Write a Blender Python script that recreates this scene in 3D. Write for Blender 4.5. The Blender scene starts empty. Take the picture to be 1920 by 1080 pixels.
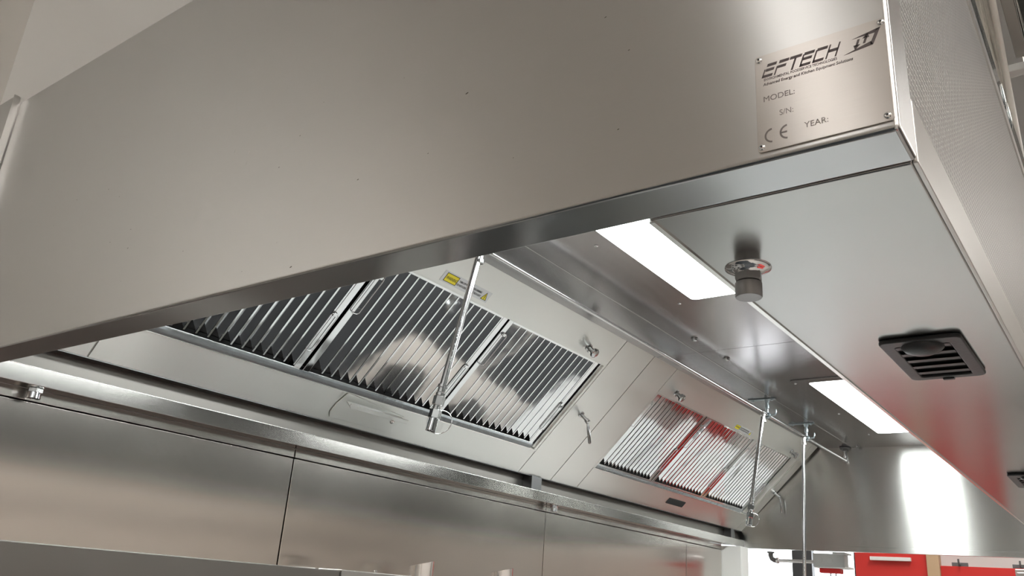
import bpy, bmesh, math, random
from mathutils import Vector, Matrix
random.seed(7)
S = bpy.context.scene
COL = S.collection
# ------------------------------------------------------------------ camera
cam_d = bpy.data.cameras.new('camera'); cam = bpy.data.objects.new('camera', cam_d); COL.objects.link(cam)
YAW, PITCH, ROLL, F = 0.6587321325631574, 0.35314726800685065, 0.07542363895354881, 1565.39
mw = Matrix.Rotation(YAW, 4, 'Z') @ Matrix.Rotation(math.pi/2 + PITCH, 4, 'X') @ Matrix.Rotation(ROLL, 4, 'Z')
mw.translation = Vector((1.71, -0.547, 1.68))
cam.matrix_world = mw
cam_d.sensor_width = 36.0; cam_d.lens = F*36.0/1920.0; cam_d.clip_start = 0.02
S.camera = cam
# ------------------------------------------------------------------ world (overcast daylight outside the window)
w = bpy.data.worlds.new('world'); S.world = w; w.use_nodes = True
bg = w.node_tree.nodes['Background']; bg.inputs[0].default_value = (0.93, 0.97, 1.0, 1); bg.inputs[1].default_value = 4.5
# ------------------------------------------------------------------ exposure
S.view_settings.view_transform = 'Standard'; S.view_settings.look = 'None'
S.view_settings.gamma = 1.0; S.view_settings.use_curve_mapping = False
S.view_settings.exposure = 0.0

# ------------------------------------------------------------------ materials
MATS = {}
def nm(name):
    m = bpy.data.materials.new(name); m.use_nodes = True
    nt = m.node_tree; b = nt.nodes['Principled BSDF']; MATS[name] = m
    return m, nt, b
def plain(name, col, rough=0.5, metal=0.0, spec=0.5, bump=0.0, scale=60.0, trans=0.0):
    m, nt, b = nm(name)
    b.inputs['Base Color'].default_value = (*col, 1); b.inputs['Roughness'].default_value = rough
    b.inputs['Metallic'].default_value = metal; b.inputs['Specular IOR Level'].default_value = spec
    b.inputs['Transmission Weight'].default_value = trans
    if bump:
        tc = nt.nodes.new('ShaderNodeTexCoord'); n = nt.nodes.new('ShaderNodeTexNoise'); n.inputs['Scale'].default_value = scale
        bp = nt.nodes.new('ShaderNodeBump'); bp.inputs['Strength'].default_value = bump; bp.inputs['Distance'].default_value = 0.002
        nt.links.new(tc.outputs['Object'], n.inputs['Vector']); nt.links.new(n.outputs['Fac'], bp.inputs['Height']); nt.links.new(bp.outputs['Normal'], b.inputs['Normal'])
    return m
def emit(name, col, strength):
    m, nt, b = nm(name)
    b.inputs['Base Color'].default_value = (*col, 1); b.inputs['Roughness'].default_value = .4
    b.inputs['Emission Color'].default_value = (*col, 1); b.inputs['Emission Strength'].default_value = strength
    return m
def steel(name, col=(.60, .58, .555), rough=.26, aniso=.6, smear=(0, 0, 1), brush=(1, 400, 400), wav=0.25, wavs=1.6, streak=.015, smudge=.012, grain=.025):
    """brushed stainless sheet: anisotropic, fine grain, slow sheet waviness, smudges"""
    m, nt, b = nm(name); N = nt.nodes.new; L = nt.links.new
    tc = N('ShaderNodeTexCoord')
    # fine grain
    mp = N('ShaderNodeMapping'); mp.inputs['Scale'].default_value = brush; L(tc.outputs['Object'], mp.inputs['Vector'])
    g = N('ShaderNodeTexNoise'); g.inputs['Scale'].default_value = 1.0; g.inputs['Detail'].default_value = 3; L(mp.outputs[0], g.inputs['Vector'])
    # smudges
    sm = N('ShaderNodeTexNoise'); sm.inputs['Scale'].default_value = 4.0; sm.inputs['Detail'].default_value = 5; L(tc.outputs['Object'], sm.inputs['Vector'])
    r1 = N('ShaderNodeMapRange'); r1.inputs['To Min'].default_value = rough - streak; r1.inputs['To Max'].default_value = rough + streak; L(g.outputs['Fac'], r1.inputs['Value'])
    r2 = N('ShaderNodeMapRange'); r2.inputs['From Min'].default_value = .35; r2.inputs['From Max'].default_value = .7; r2.inputs['To Min'].default_value = -smudge; r2.inputs['To Max'].default_value = smudge; L(sm.outputs['Fac'], r2.inputs['Value'])
    ad = N('ShaderNodeMath'); ad.operation = 'ADD'; L(r1.outputs[0], ad.inputs[0]); L(r2.outputs[0], ad.inputs[1]); L(ad.outputs[0], b.inputs['Roughness'])
    mx = N('ShaderNodeMix'); mx.data_type = 'RGBA'; mx.inputs[6].default_value = (col[0]*(1-grain), col[1]*(1-grain), col[2]*(1-grain), 1); mx.inputs[7].default_value = (min(1, col[0]*(1+grain)), min(1, col[1]*(1+grain)), min(1, col[2]*(1+grain)), 1)
    L(g.outputs['Fac'], mx.inputs[0]); L(mx.outputs[2], b.inputs['Base Color'])
    wv = N('ShaderNodeTexNoise'); wv.inputs['Scale'].default_value = wavs; wv.inputs['Detail'].default_value = 1.0; L(tc.outputs['Object'], wv.inputs['Vector'])
    bp = N('ShaderNodeBump'); bp.inputs['Strength'].default_value = wav; bp.inputs['Distance'].default_value = .02; L(wv.outputs['Fac'], bp.inputs['Height'])
    L(bp.outputs['Normal'], b.inputs['Normal'])
    b.inputs['Metallic'].default_value = 1; b.inputs['Anisotropic'].default_value = aniso
    cx = N('ShaderNodeCombineXYZ')
    for i in range(3): cx.inputs[i].default_value = smear[i]
    L(cx.outputs[0], b.inputs['Tangent'])
    return m

TT = Vector((.412, 0, .418)).normalized()
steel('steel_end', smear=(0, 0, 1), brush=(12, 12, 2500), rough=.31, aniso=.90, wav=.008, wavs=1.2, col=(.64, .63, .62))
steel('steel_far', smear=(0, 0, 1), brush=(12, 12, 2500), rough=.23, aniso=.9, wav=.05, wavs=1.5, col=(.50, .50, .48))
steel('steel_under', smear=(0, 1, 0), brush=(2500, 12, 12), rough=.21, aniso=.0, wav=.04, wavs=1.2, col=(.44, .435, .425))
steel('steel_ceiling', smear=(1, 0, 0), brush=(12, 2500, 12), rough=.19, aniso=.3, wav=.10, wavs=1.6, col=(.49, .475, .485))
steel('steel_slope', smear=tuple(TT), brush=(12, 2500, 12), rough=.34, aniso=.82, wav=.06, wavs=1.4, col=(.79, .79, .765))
steel('steel_wall', smear=(0, 1, 0), brush=(12, 12, 2500), rough=.17, aniso=.75, wav=.08, wavs=.9, col=(.64, .61, .58))
steel('steel_front', smear=(0, 0, 1), brush=(12, 12, 2500), rough=.32, aniso=.3, wav=.04)
steel('steel_trough', smear=(0, 1, 0), brush=(12, 12, 2500), rough=.12, aniso=.5, wav=.03, col=(.53, .52, .51))
steel('steel_plate', smear=(0, 0, 1), brush=(30, 30, 5000), rough=.31, aniso=.93, wav=.0, col=(.62, .58, .55), grain=.06)
steel('steel_flange', smear=(1, 0, 0), brush=(12, 2500, 12), rough=.17, aniso=.2, wav=.03, col=(.46, .46, .465))
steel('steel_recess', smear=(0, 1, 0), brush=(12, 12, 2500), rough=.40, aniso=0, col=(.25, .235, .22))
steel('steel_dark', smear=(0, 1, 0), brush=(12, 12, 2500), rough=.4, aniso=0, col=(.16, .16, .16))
plain('mirror_steel', (.74, .75, .76), .07, 1.0, bump=.35, scale=9)
plain('rail_steel', (.52, .56, .60), .18, 1.0, bump=.5, scale=25)
plain('bright_steel', (.62, .62, .62), .18, 1.0)
plain('fitting_steel', (.46, .46, .46), .16, 1.0)
plain('chrome', (.78, .79, .80), .10, 1.0)
plain('zinc', (.52, .60, .64), .30, 1.0)
plain('satin_grey', (.33, .33, .33), .42, .7)
plain('edge_steel', (.85, .85, .83), .25, 1.0)
plain('void', (.012, .012, .012), .8)
plain('black_plastic', (.018, .020, .022), .42, bump=.1, scale=300)
plain('ink', (.10, .08, .08), .5)
plain('ink_light', (.19, .165, .155), .5)
plain('plaster', (.72, .70, .67), .85, bump=.08, scale=40)
plain('white_paint', (.80, .79, .76), .7)
plain('pale_top', (.64, .65, .64), .4)
plain('beige_wall', (.72, .66, .60), .8)
plain('floor_vinyl', (.50, .475, .445), .45, bump=.1, scale=80)
plain('red_paint', (.60, .028, .022), .45)
plain('red_plastic', (.50, .015, .015), .35)
plain('mat_rubber', (.035, .042, .050), .6)
plain('unit_dark', (.16, .14, .13), .4)
plain('oil_dark', (.05, .045, .035), .3)
plain('speck_grey', (.10, .09, .08), .6)
plain('tan_wood', (.52, .36, .22), .6)
plain('grey_box', (.46, .47, .46), .5)
plain('grey_conduit', (.12, .12, .12), .45)
plain('window_frame', (.05, .055, .06), .4)
plain('sticker_silver', (.62, .63, .64), .35, .3)
plain('sticker_yellow', (.78, .66, .03), .45)
plain('sticker_black', (.02, .02, .02), .5)
plain('rail_white', (.80, .80, .77), .4)
plain('wrapped_duct', (.42, .40, .37), .22, .6, bump=1.0, scale=14)
plain('film_strip', (.24, .29, .31), .13, .8, bump=.8, scale=9)
plain('strap_white', (.70, .70, .68), .4)
plain('clear_film', (.74, .74, .68), .22)
plain('duct_dark', (.06, .065, .06), .25, .6, bump=1.0, scale=16)
emit('led_diffuser', (.95, 1.0, .99), 26.0)
emit('room_led', (1.0, .98, .95), 27.0)
m, nt, b = nm('window_glass')
b.inputs['Base Color'].default_value = (1, 1, 1, 1); b.inputs['Roughness'].default_value = 0; b.inputs['Transmission Weight'].default_value = 1; b.inputs['IOR'].default_value = 1.02
# perforated sheet : hexagonal rows of small dark holes
def perforated():
    m, nt, b = nm('perforated_steel'); N = nt.nodes.new; L = nt.links.new
    def mt(op, a, c=None, d=None):
        n = N('ShaderNodeMath'); n.operation = op
        for i, v in enumerate((a, c, d)):
            if v is None: continue
            if isinstance(v, (int, float)): n.inputs[i].default_value = v
            else: L(v, n.inputs[i])
        return n.outputs[0]
    tc = N('ShaderNodeTexCoord'); sp = N('ShaderNodeSeparateXYZ'); L(tc.outputs['Object'], sp.inputs[0])
    P = .0085
    y = mt('DIVIDE', sp.outputs[1], P); z = mt('DIVIDE', sp.outputs[2], P*.866/1.0)
    row = mt('FLOOR', z); odd = mt('MULTIPLY', mt('MODULO', mt('ABSOLUTE', row), 2.0), .5)
    fy = mt('SUBTRACT', mt('FRACT', mt('ADD', y, odd)), .5); fz = mt('MULTIPLY', mt('SUBTRACT', mt('FRACT', z), .5), .866)
    d = mt('SQRT', mt('ADD', mt('MULTIPLY', fy, fy), mt('MULTIPLY', fz, fz)))
    hole = mt('LESS_THAN', d, .19)
    mx = N('ShaderNodeMix'); mx.data_type = 'RGBA'; mx.inputs[6].default_value = (.33, .315, .30, 1); mx.inputs[7].default_value = (.11, .105, .10, 1)
    L(hole, mx.inputs[0]); L(mx.outputs[2], b.inputs['Base Color'])
    h = N('ShaderNodeMapRange'); h.inputs['From Min'].default_value = .15; h.inputs['From Max'].default_value = .32; L(d, h.inputs['Value'])
    bp = N('ShaderNodeBump'); bp.inputs['Strength'].default_value = .6; bp.inputs['Distance'].default_value = .001; L(h.outputs[0], bp.inputs['Height']); L(bp.outputs[0], b.inputs['Normal'])
    b.inputs['Metallic'].default_value = .9; b.inputs['Roughness'].default_value = .36
perforated()

# ------------------------------------------------------------------ mesh helpers
def obj(name, bm, mat, parent=None, smooth=None, bevel=0, kind=None, label=None):
    bmesh.ops.recalc_face_normals(bm, faces=bm.faces)
    me = bpy.data.meshes.new(name); bm.to_mesh(me); bm.free()
    me.materials.append(MATS[mat])
    o = bpy.data.objects.new(name, me); COL.objects.link(o)
    if parent is not None: o.parent = parent
    if bevel:
        md = o.modifiers.new('bevel', 'BEVEL'); md.width = bevel; md.segments = 3; md.limit_method = 'ANGLE'; md.angle_limit = math.radians(35); md.harden_normals = True
        for p in me.polygons: p.use_smooth = True
    elif smooth is not None:
        for p in me.polygons: p.use_smooth = True
        try: me.set_sharp_from_angle(angle=math.radians(smooth))
        except Exception: pass
    if kind: o['kind'] = kind
    if label: o['label'] = label
    return o
def thing(name, label, cat, loc=(0, 0, 0), group=None, mat=None):
    o = bpy.data.objects.new(name, None); COL.objects.link(o); o.empty_display_size = .05
    o.location = loc
    if mat is not None: o.matrix_world = mat
    o['label'] = label; o['category'] = cat
    if group: o['group'] = group
    return o
def tag(o, label, cat, group=None):
    o['label'] = label; o['category'] = cat
    if group: o['group'] = group
    return o
def NB(): return bmesh.new()
def box(bm, x0, x1, y0, y1, z0, z1, M=None):
    vs = [bm.verts.new(Vector((x, y, z)) if M is None else M @ Vector((x, y, z))) for x in (x0, x1) for y in (y0, y1) for z in (z0, z1)]
    for f in ((0, 1, 3, 2), (4, 6, 7, 5), (0, 4, 5, 1), (2, 3, 7, 6), (0, 2, 6, 4), (1, 5, 7, 3)): bm.faces.new([vs[i] for i in f])
    return bm
def bx(*a, M=None): return box(NB(), *a, M=M)
def prism(bm, pts, a, b, fn):
    """pts 2D outline extruded a->b; fn(p,q,t) -> 3D"""
    A = [bm.verts.new(Vector(fn(p, q, a))) for p, q in pts]; B = [bm.verts.new(Vector(fn(p, q, b))) for p, q in pts]
    n = len(pts)
    bm.faces.new(A); bm.faces.new(B[::-1])
    for i in range(n): bm.faces.new([A[i], A[(i+1) % n], B[(i+1) % n], B[i]])
    return bm
def tube(bm, pts, r, n=14, cap=True, closed=False):
    pts = [Vector(p) for p in pts]; rings = []
    rr = r if isinstance(r, (list, tuple)) else [r]*len(pts)
    up = None
    for i, p in enumerate(pts):
        if closed: d = pts[(i+1) % len(pts)] - pts[i-1]
        else: d = (pts[min(i+1, len(pts)-1)] - pts[max(i-1, 0)])
        d.normalize()
        if up is None: up = d.orthogonal().normalized()
        up = (up - d*up.dot(d)).normalized(); s = d.cross(up)
        rings.append([bm.verts.new(p + (up*math.cos(2*math.pi*k/n) + s*math.sin(2*math.pi*k/n))*rr[i]) for k in range(n)])
    m = len(rings)
    for i in range(m if closed else m-1):
        a, b = rings[i], rings[(i+1) % m]
        for k in range(n): bm.faces.new([a[k], a[(k+1) % n], b[(k+1) % n], b[k]])
    if cap and not closed: bm.faces.new(rings[0]); bm.faces.new(rings[-1][::-1])
    return bm
def lathe(bm, prof, org, axis, n=28):
    """prof [(radius, height)] about axis from org"""
    axis = Vector(axis).normalized(); u = axis.orthogonal().normalized(); v = axis.cross(u); org = Vector(org)
    rings = []
    for r, h in prof:
        rings.append([bm.verts.new(org + axis*h + (u*math.cos(2*math.pi*k/n) + v*math.sin(2*math.pi*k/n))*max(r, 1e-5)) for k in range(n)])
    for a, b in zip(rings, rings[1:]):
        for k in range(n): bm.faces.new([a[k], a[(k+1) % n], b[(k+1) % n], b[k]])
    bm.faces.new(rings[0]); bm.faces.new(rings[-1][::-1])
    return bm
def rrect(x0, x1, y0, y1, r, n=6):
    P = []
    for cx, cy, a0 in ((x1-r, y1-r, 0), (x0+r, y1-r, 90), (x0+r, y0+r, 180), (x1-r, y0+r, 270)):
        for k in range(n+1):
            a = math.radians(a0 + 90*k/n); P.append((cx + r*math.cos(a), cy + r*math.sin(a)))
    return P
def ring_prism(bm, outer, inner, a, b, fn):
    n = len(outer)
    O = [[bm.verts.new(Vector(fn(p, q, t))) for p, q in outer] for t in (a, b)]; I = [[bm.verts.new(Vector(fn(p, q, t))) for p, q in inner] for t in (a, b)]
    for i in range(n):
        j = (i+1) % n
        bm.faces.new([O[0][i], O[0][j], O[1][j], O[1][i]]); bm.faces.new([I[0][i], I[1][i], I[1][j], I[0][j]])
        bm.faces.new([O[0][i], I[0][i], I[0][j], O[0][j]]); bm.faces.new([O[1][i], O[1][j], I[1][j], I[1][i]])
    return bm
fXY = lambda p, q, t: (p, q, t)
fXZ = lambda p, q, t: (p, t, q)
fYZ = lambda p, q, t: (t, p, q)
# slope frame : u = world y, v = up the slope, w = outward (down and forward)
A0 = Vector((-.012, 0, 2.082)); NV = Vector((TT.z, 0, -TT.x))
SLM = Matrix(((0, TT.x, NV.x, A0.x), (1, 0, 0, 0), (0, TT.z, NV.z, A0.z), (0, 0, 0, 1)))
def SL(u, v, w): return SLM @ Vector((u, v, w))
fUV = lambda p, q, t: SL(p, q, t)
SLEN = .5869
L = 3.84; W = 1.612; XI = 1.392; ZB = 2.0; ZC = 2.5; ZT = 2.545; D = .055

# ------------------------------------------------------------------ setting
def struct(name, bm, mat, **k): return obj(name, bm, mat, kind='structure', **k)
RX1, RY0, RY1, RZ = 4.6, -4.2, 6.6, 3.5
struct('floor', bx(-3.5, RX1, RY0, RY1, -.1, 0), 'floor_vinyl')
struct('ceiling', bx(-3.5, RX1, RY0, RY1, RZ, RZ+.1), 'white_paint')
struct('wall_right', bx(RX1, RX1+.1, RY0, RY1, 0, RZ), 'beige_wall')
struct('wall_back', bx(-3.5, RX1, RY0-.1, RY0, 0, RZ), 'beige_wall')
struct('wall_left', bx(-3.6, -3.5, RY0, RY1, 0, RZ), 'white_paint')
# partition behind the hood, plaster above, clad in steel below
struct('wall_partition', bx(-.42, -.112, 0.0, 3.60, 0, RZ), 'plaster')
struct('baseboard_partition', bx(-.40, -.06, .01, 3.60, 0, .1), 'steel_dark')
# far wall with a window opening
bm = NB(); y0, y1 = RY1, RY1+.15
wx0, wx1, wz0, wz1 = -1.75, -.20, .9, 2.75
box(bm, -3.5, wx0, y0, y1, 0, RZ); box(bm, wx1, RX1, y0, y1, 0, RZ); box(bm, wx0, wx1, y0, y1, 0, wz0); box(bm, wx0, wx1, y0, y1, wz1, RZ)
struct('wall_front', bm, 'white_paint')
wf = NB(); box(wf, wx0, wx1, y0+.02, y0+.08, wz0, wz0+.06); box(wf, wx0, wx1, y0+.02, y0+.08, wz1-.06, wz1); box(wf, wx0, wx0+.06, y0+.02, y0+.08, wz0, wz1); box(wf, wx1-.03, wx1, y0+.02, y0+.08, wz0, wz1); box(wf, -.72, -.56, y0+.02, y0+.09, wz0, wz1)
o = struct('window_1', wf, 'window_frame')
obj('pane', bx(wx0+.05, wx1-.03, y0+.045, y0+.05, wz0+.05, wz1-.05), 'window_glass', o)

# red boarding on the far wall
o = tag(obj('red_board', bx(-.06, .42, 6.02, 6.06, .5, 2.75), 'red_paint', bevel=.003), 'tall red board left of the tan wooden corner post, behind the junction box', 'board')
o = tag(obj('corner_post', bx(.42, .50, 5.99, 6.06, 0, 2.75), 'tan_wood', bevel=.004), 'tan wooden corner post between the two red boards at the far end', 'post')
tag(obj('kick_board', bx(-.06, .415, 6.01, 6.07, 0, .498), 'white_paint', bevel=.003), 'pale kick board under the red boards at the far end', 'board')
t = thing('tall_cabinet', 'tall grey steel cabinet at the bottom right corner beside the low red board', 'cabinet', (1.0, 5.5, 0))
obj('body', bx(.0, 1.3, .02, .6, .05, 2.05), 'steel_front', t, bevel=.004)
for k in (0, 1): 
    d_ = obj('door', bx(.01+.645*k, .645+.645*k, 0, .02, .08, 2.03), 'steel_front', t, bevel=.003)
    obj('handle', tube(NB(), [(.60+.09*k, -.03, 1.0), (.60+.09*k, -.03, 1.4)], .008, 10), 'bright_steel', d_, smooth=50)
o = tag(obj('red_board', bx(.50, 1.0, 6.02, 6.06, .5, 2.085), 'red_paint', bevel=.003), 'low red board right of the tan wooden corner post', 'board')
t = thing('door_rail', 'short pale metal rail near the top of the tall red board', 'rail', (.05, 6.0, 2.13))
obj('bar', bx(.0, .27, -.01, .0205, -.025, .0), 'rail_white', t, bevel=.002)
for x in (.62, .98):
    t = thing('coat_hook', 'small dark hook above the low red board, ' + ('beside the corner post' if x < .7 else 'farther from the corner post'), 'hook', (x, 6.03, 2.10))
    obj('backplate', bx(-.05, .05, 0, .01, -.015, .01), 'grey_conduit', t, bevel=.002)
    obj('hook', tube(NB(), [(0, 0, 0), (0, -.03, -.01), (0, -.045, .01), (0, -.045, .03)], .006, 8), 'grey_conduit', t, smooth=60)
# a pale hatch on the low red board, mirrored in the front plenum
t = thing('inspection_hatch', 'pale square hatch screwed to the red board, mirrored in the plenum underside', 'hatch', (.76, 6.02, .98))
obj('plate', bx(-.09, .09, -.008, 0, -.16, .16), 'beige_wall', t, bevel=.003)
for a, c in ((-.12, -.2), (.12, -.2), (-.12, .2), (.12, .2), (0, -.2)):
    obj('screw', lathe(NB(), [(.012, 0), (.010, .004), (.004, .006)], (a, 0, c), (0, -1, 0), 12), 'chrome', t)

# steel wall cladding (four sheets) under the hood
XW = -.05
ys = [(0.0, .861), (.865, 2.024), (2.028, 3.194), (3.198, 3.60)]
labs = ['nearest stainless wall sheet, left of the first vertical seam', 'stainless wall sheet between the two long vertical seams, behind the chrome flues',
        'third stainless wall sheet, right of the second long seam', 'last narrow dark stainless wall sheet at the far end of the wall']
for (a, c), lb in zip(ys, labs):
    t = thing('wall_sheet', lb, 'wall panel', (XW, a, 0))
    obj('panel', bx(-.06, 0, 0, c-a, .1, 1.9745), 'steel_wall', t, bevel=.0015)
    obj('trim', bx(-.06, .0008, .0, c-a, 1.977, 1.9995), 'steel_wall', t, bevel=.0008)
o = tag(obj('end_cap', bx(-.42, -.003, -.014, -.002, 0, 2.552), 'steel_end', bevel=.002), 'steel cladding on the partition end, at the left edge beside the hood end panel', 'cladding')
obj('corner_angle', bx(-.0030, -.001, -.0145, -.002, .1, 2.555), 'steel_end', o)
o = tag(obj('corner_trim', bx(-.11, .05, 3.605, 3.70, 0, 1.995), 'white_paint', bevel=.002), 'pale corner upright between the dark wall sheet and the bright window', 'trim')

# ------------------------------------------------------------------ the hood
hood = thing('extractor_hood', 'long stainless steel kitchen extractor hood seen from below', 'extractor hood', (0, 0, 0))
HO = lambda name, bm, mat, **k: obj(name, bm, mat, hood, **k)
# near end panel : folded pan
ep = HO('end_panel', bx(0, W, 0, D-.0012, ZB, ZT), 'steel_end', bevel=.004)
ep.data.materials.append(MATS['steel_flange'])
for p in ep.data.polygons:
    if p.normal.z < -.5: p.material_index = 1
# front plenum body
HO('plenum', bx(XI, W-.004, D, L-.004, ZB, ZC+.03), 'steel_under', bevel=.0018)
HO('plenum_lip', bx(XI-.0012, XI+.004, D+.002, L-.01, ZB-.0015, ZB+.03), 'edge_steel', label='bright folded inner edge of the plenum')
# front face frame + perforated sheet
bm = NB(); box(bm, W-.004, W, D, L, ZB+.0, ZB+.053); box(bm, W-.004, W, D, L, 2.513, ZT); box(bm, W-.004, W, L-.05, L, ZB+.05, 2.515)
HO('front_frame', bm, 'steel_front', bevel=.0008)
HO('perforated_panel', bx(W-.004, W-.0015, D+.001, L-.05, ZB+.054, 2.512), 'perforated_steel', label='perforated front air panel')
bm = NB(); box(bm, W-.0016, W-.0004, D+.001, L-.05, ZB+.053, ZB+.0545); box(bm, W-.0016, W+.0006, D+.001, L-.05, 2.5125, 2.514)
HO('panel_edge', bm, 'edge_steel')
# far end panel (very slightly out of square)
def fy(x): return 3.775 + .085*x
bm = NB(); prism(bm, [(-.05, fy(-.05)), (W, fy(W)), (W, fy(W)+.05), (-.05, fy(-.05)+.05)], ZB, ZT, fXY)
HO('end_panel', bm, 'steel_far', bevel=.0015)
bm = NB(); prism(bm, [(-.0, fy(0)-.006), (XI, fy(XI)-.006), (XI, fy(XI)), (-.0, fy(0))], ZB-.002, ZB+.022, fXY)
HO('end_flange', bm, 'steel_far', bevel=.001)
# inner roof : two wide sheets and a narrow strip
GX = .558
for a, c in ((D, 1.9985), (2.0005, 3.93)):
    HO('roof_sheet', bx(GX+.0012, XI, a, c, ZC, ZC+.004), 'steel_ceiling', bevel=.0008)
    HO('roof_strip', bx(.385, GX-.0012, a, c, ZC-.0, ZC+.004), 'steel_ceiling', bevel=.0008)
for a, c in ((D, 3.77),):
    bm = NB(); prism(bm, [(a, .01), (.25, .01), (.25, SLEN-.01), (a, SLEN-.01)], -.006, -.004, fUV); prism(bm, [(1.795, .01), (2.160, .01), (2.160, SLEN-.01), (1.795, SLEN-.01)], -.006, -.004, fUV); prism(bm, [(3.705, .01), (3.77, .01), (3.77, SLEN-.01), (3.705, SLEN-.01)], -.006, -.004, fUV)
    HO('seam_backing', bm, 'void')
HO('roof_backing', bx(.3, XI, D, 3.9, ZC+.006, ZC+.03), 'steel_dark')
HO('roof_seam', bx(GX-.0012, GX+.0012, D, 3.9, ZC-.0012, ZC+.003), 'edge_steel')
# slope sheets
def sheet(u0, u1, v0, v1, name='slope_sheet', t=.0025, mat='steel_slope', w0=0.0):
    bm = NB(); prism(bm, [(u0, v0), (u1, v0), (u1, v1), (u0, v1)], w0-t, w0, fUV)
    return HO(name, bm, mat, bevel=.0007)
G = .0017
OPEN = [(.262, 1.790), (2.166, 3.700)]
V0, V1 = .100, .478
sheet(D, .262-G, 0, SLEN, 'blank_sheet')
sheet(1.790+G, 1.988-G, 0, SLEN, 'blank_sheet')
sheet(1.988+G, 2.166-G, 0, SLEN, 'blank_sheet')
sheet(3.700+G, 3.775, 0, SLEN, 'blank_sheet')
for (a, c) in OPEN:
    sheet(a+G, c-G, 0, V0, 'lower_sheet'); sheet(a+G, c-G, V1, SLEN, 'upper_sheet')
    # rims
    bm = NB(); prism(bm, [(a+.001, V0), (c-.001, V0), (c-.001, V0+.0022), (a+.001, V0+.0022)], -.03, .0035, fUV)
    HO('opening_rim', bm, 'edge_steel')
    bm = NB(); prism(bm, [(a, V0+.003), (c, V0+.003), (c, V1), (a, V1)], -.060, -.056, fUV)   # back of the housing
    HO('filter_housing', bm, 'void')
    bm = NB()
    for uu in (a, c-.012): prism(bm, [(uu, V0), (uu+.012, V0), (uu+.012, V1), (uu, V1)], -.05, -.0008, fUV)
    prism(bm, [(a, V1-.004), (c, V1-.004), (c, V1), (a, V1)], -.05, -.0008, fUV)
    HO('housing_side', bm, 'steel_slope')
    bm = NB(); prism(bm, [(a+.012, V0+.0022), (c-.012, V0+.0022), (c-.012, V0+.016), (a+.012, V0+.016)], -.03, -.010, fUV)
    HO('filter_rail', bm, 'rail_steel')
    f0 = c-.032 if a < 1 else c-.088
    bm = NB(); prism(bm, [(f0+.008, V0+.004), (c-.001, V0+.004), (c-.001, V1-.001), (f0+.008, V1-.001)], -.012, -.006, fUV)
    HO('side_filler', bm, 'steel_slope', bevel=.0008)
# dark ledge under the slope, recess and grease trough
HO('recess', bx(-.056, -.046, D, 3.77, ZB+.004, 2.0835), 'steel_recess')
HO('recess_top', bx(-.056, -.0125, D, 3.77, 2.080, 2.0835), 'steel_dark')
for a, c in ((D, 1.9990), (2.0000, 3.775)):
    bm = NB(); prism(bm, [(-.056, ZB), (0, ZB), (0, ZB+.0335), (-.0022, ZB+.0335), (-.0022, ZB+.003), (-.056, ZB+.003)], a, c, fXZ)
    HO('grease_trough', bm, 'steel_trough', bevel=.0006)
    HO('trough_lip', tube(NB(), [(-.001, a, ZB+.0338), (-.001, c, ZB+.0338)], .0012, 8), 'edge_steel', smooth=60)
HO('bracket', bx(-.045, -.006, 1.865, 1.925, ZB+.034, 2.081), 'steel_dark')
HO('bracket', bx(-.045, -.006, 3.62, 3.66, ZB+.034, 2.081), 'steel_dark')
# roof bolts
for x, y, r in ((.612, 1.85, .010), (.616, 2.10, .010), (.592, 3.79, .009)):
    HO('roof_bolt', lathe(NB(), [(r*1.25, 0), (r*1.25, .002), (r, .0025), (r*.9, .007), (r*.5, .009)], (x, y, ZC), (0, 0, -1), 20), 'fitting_steel', smooth=35)
# black slot in the lower slope sheet
bm = NB(); prism(bm, rrect(2.845, 3.005, .040, .070, .003), 0, .0022, fUV); HO('drain_slot', bm, 'void', label='black slot cover')
# lever handles on blank sheets
def lever(u, v, du=.045, dv=-.078):
    l = HO('lever', lathe(NB(), [(.011, 0), (.011, .003), (.006, .004), (.006, .03), (.0085, .031), (.0085, .042), (.006, .044)], SL(u, v, 0), NV, 18), 'fitting_steel', smooth=35)
    p0 = SL(u, v, .037); p1 = p0 + Vector((.004, .014, -.075))
    obj('lever_arm', tube(NB(), [p0, p0+(p1-p0)*.2, p0+(p1-p0)*.35, p1-(p1-p0)*.05, p1], [.004, .004, .0055, .0055, .003], 12), 'fitting_steel', l, smooth=50)
lever(1.862, .283); lever(3.745, .270)
# nameplate -----------------------------------------------------------
PX0, PX1, PZ0, PZ1 = 1.5125, 1.6095, 2.0065, 2.0925
bm = NB(); prism(bm, rrect(PX0, PX1, PZ0, PZ1, .003), -.0014, -.0001, fXZ)
plate = HO('nameplate', bm, 'steel_plate', bevel=.0003, label='riveted steel maker plate with dark etched lettering')
for x, z in ((1.5160, 2.0885), (1.6065, 2.0888), (1.6052, 2.0110), (1.5158, 2.0108)):
    rv = obj('rivet', lathe(NB(), [(.0027, 0), (.0026, .0006), (.0019, .0014), (.0009, .0017), (.0008, .0008)], (x, -.0014, z), (0, -1, 0), 18), 'chrome', plate, smooth=50)
    obj('rivet_hole', lathe(NB(), [(.0009, 0), (.0009, .0001)], (x, -.00305, z), (0, -1, 0), 10), 'sticker_black', rv)
YP = -.00145
def flat(bm, pts, y=YP, t=.00012): prism(bm, pts, y-t, y, fXZ)
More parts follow.
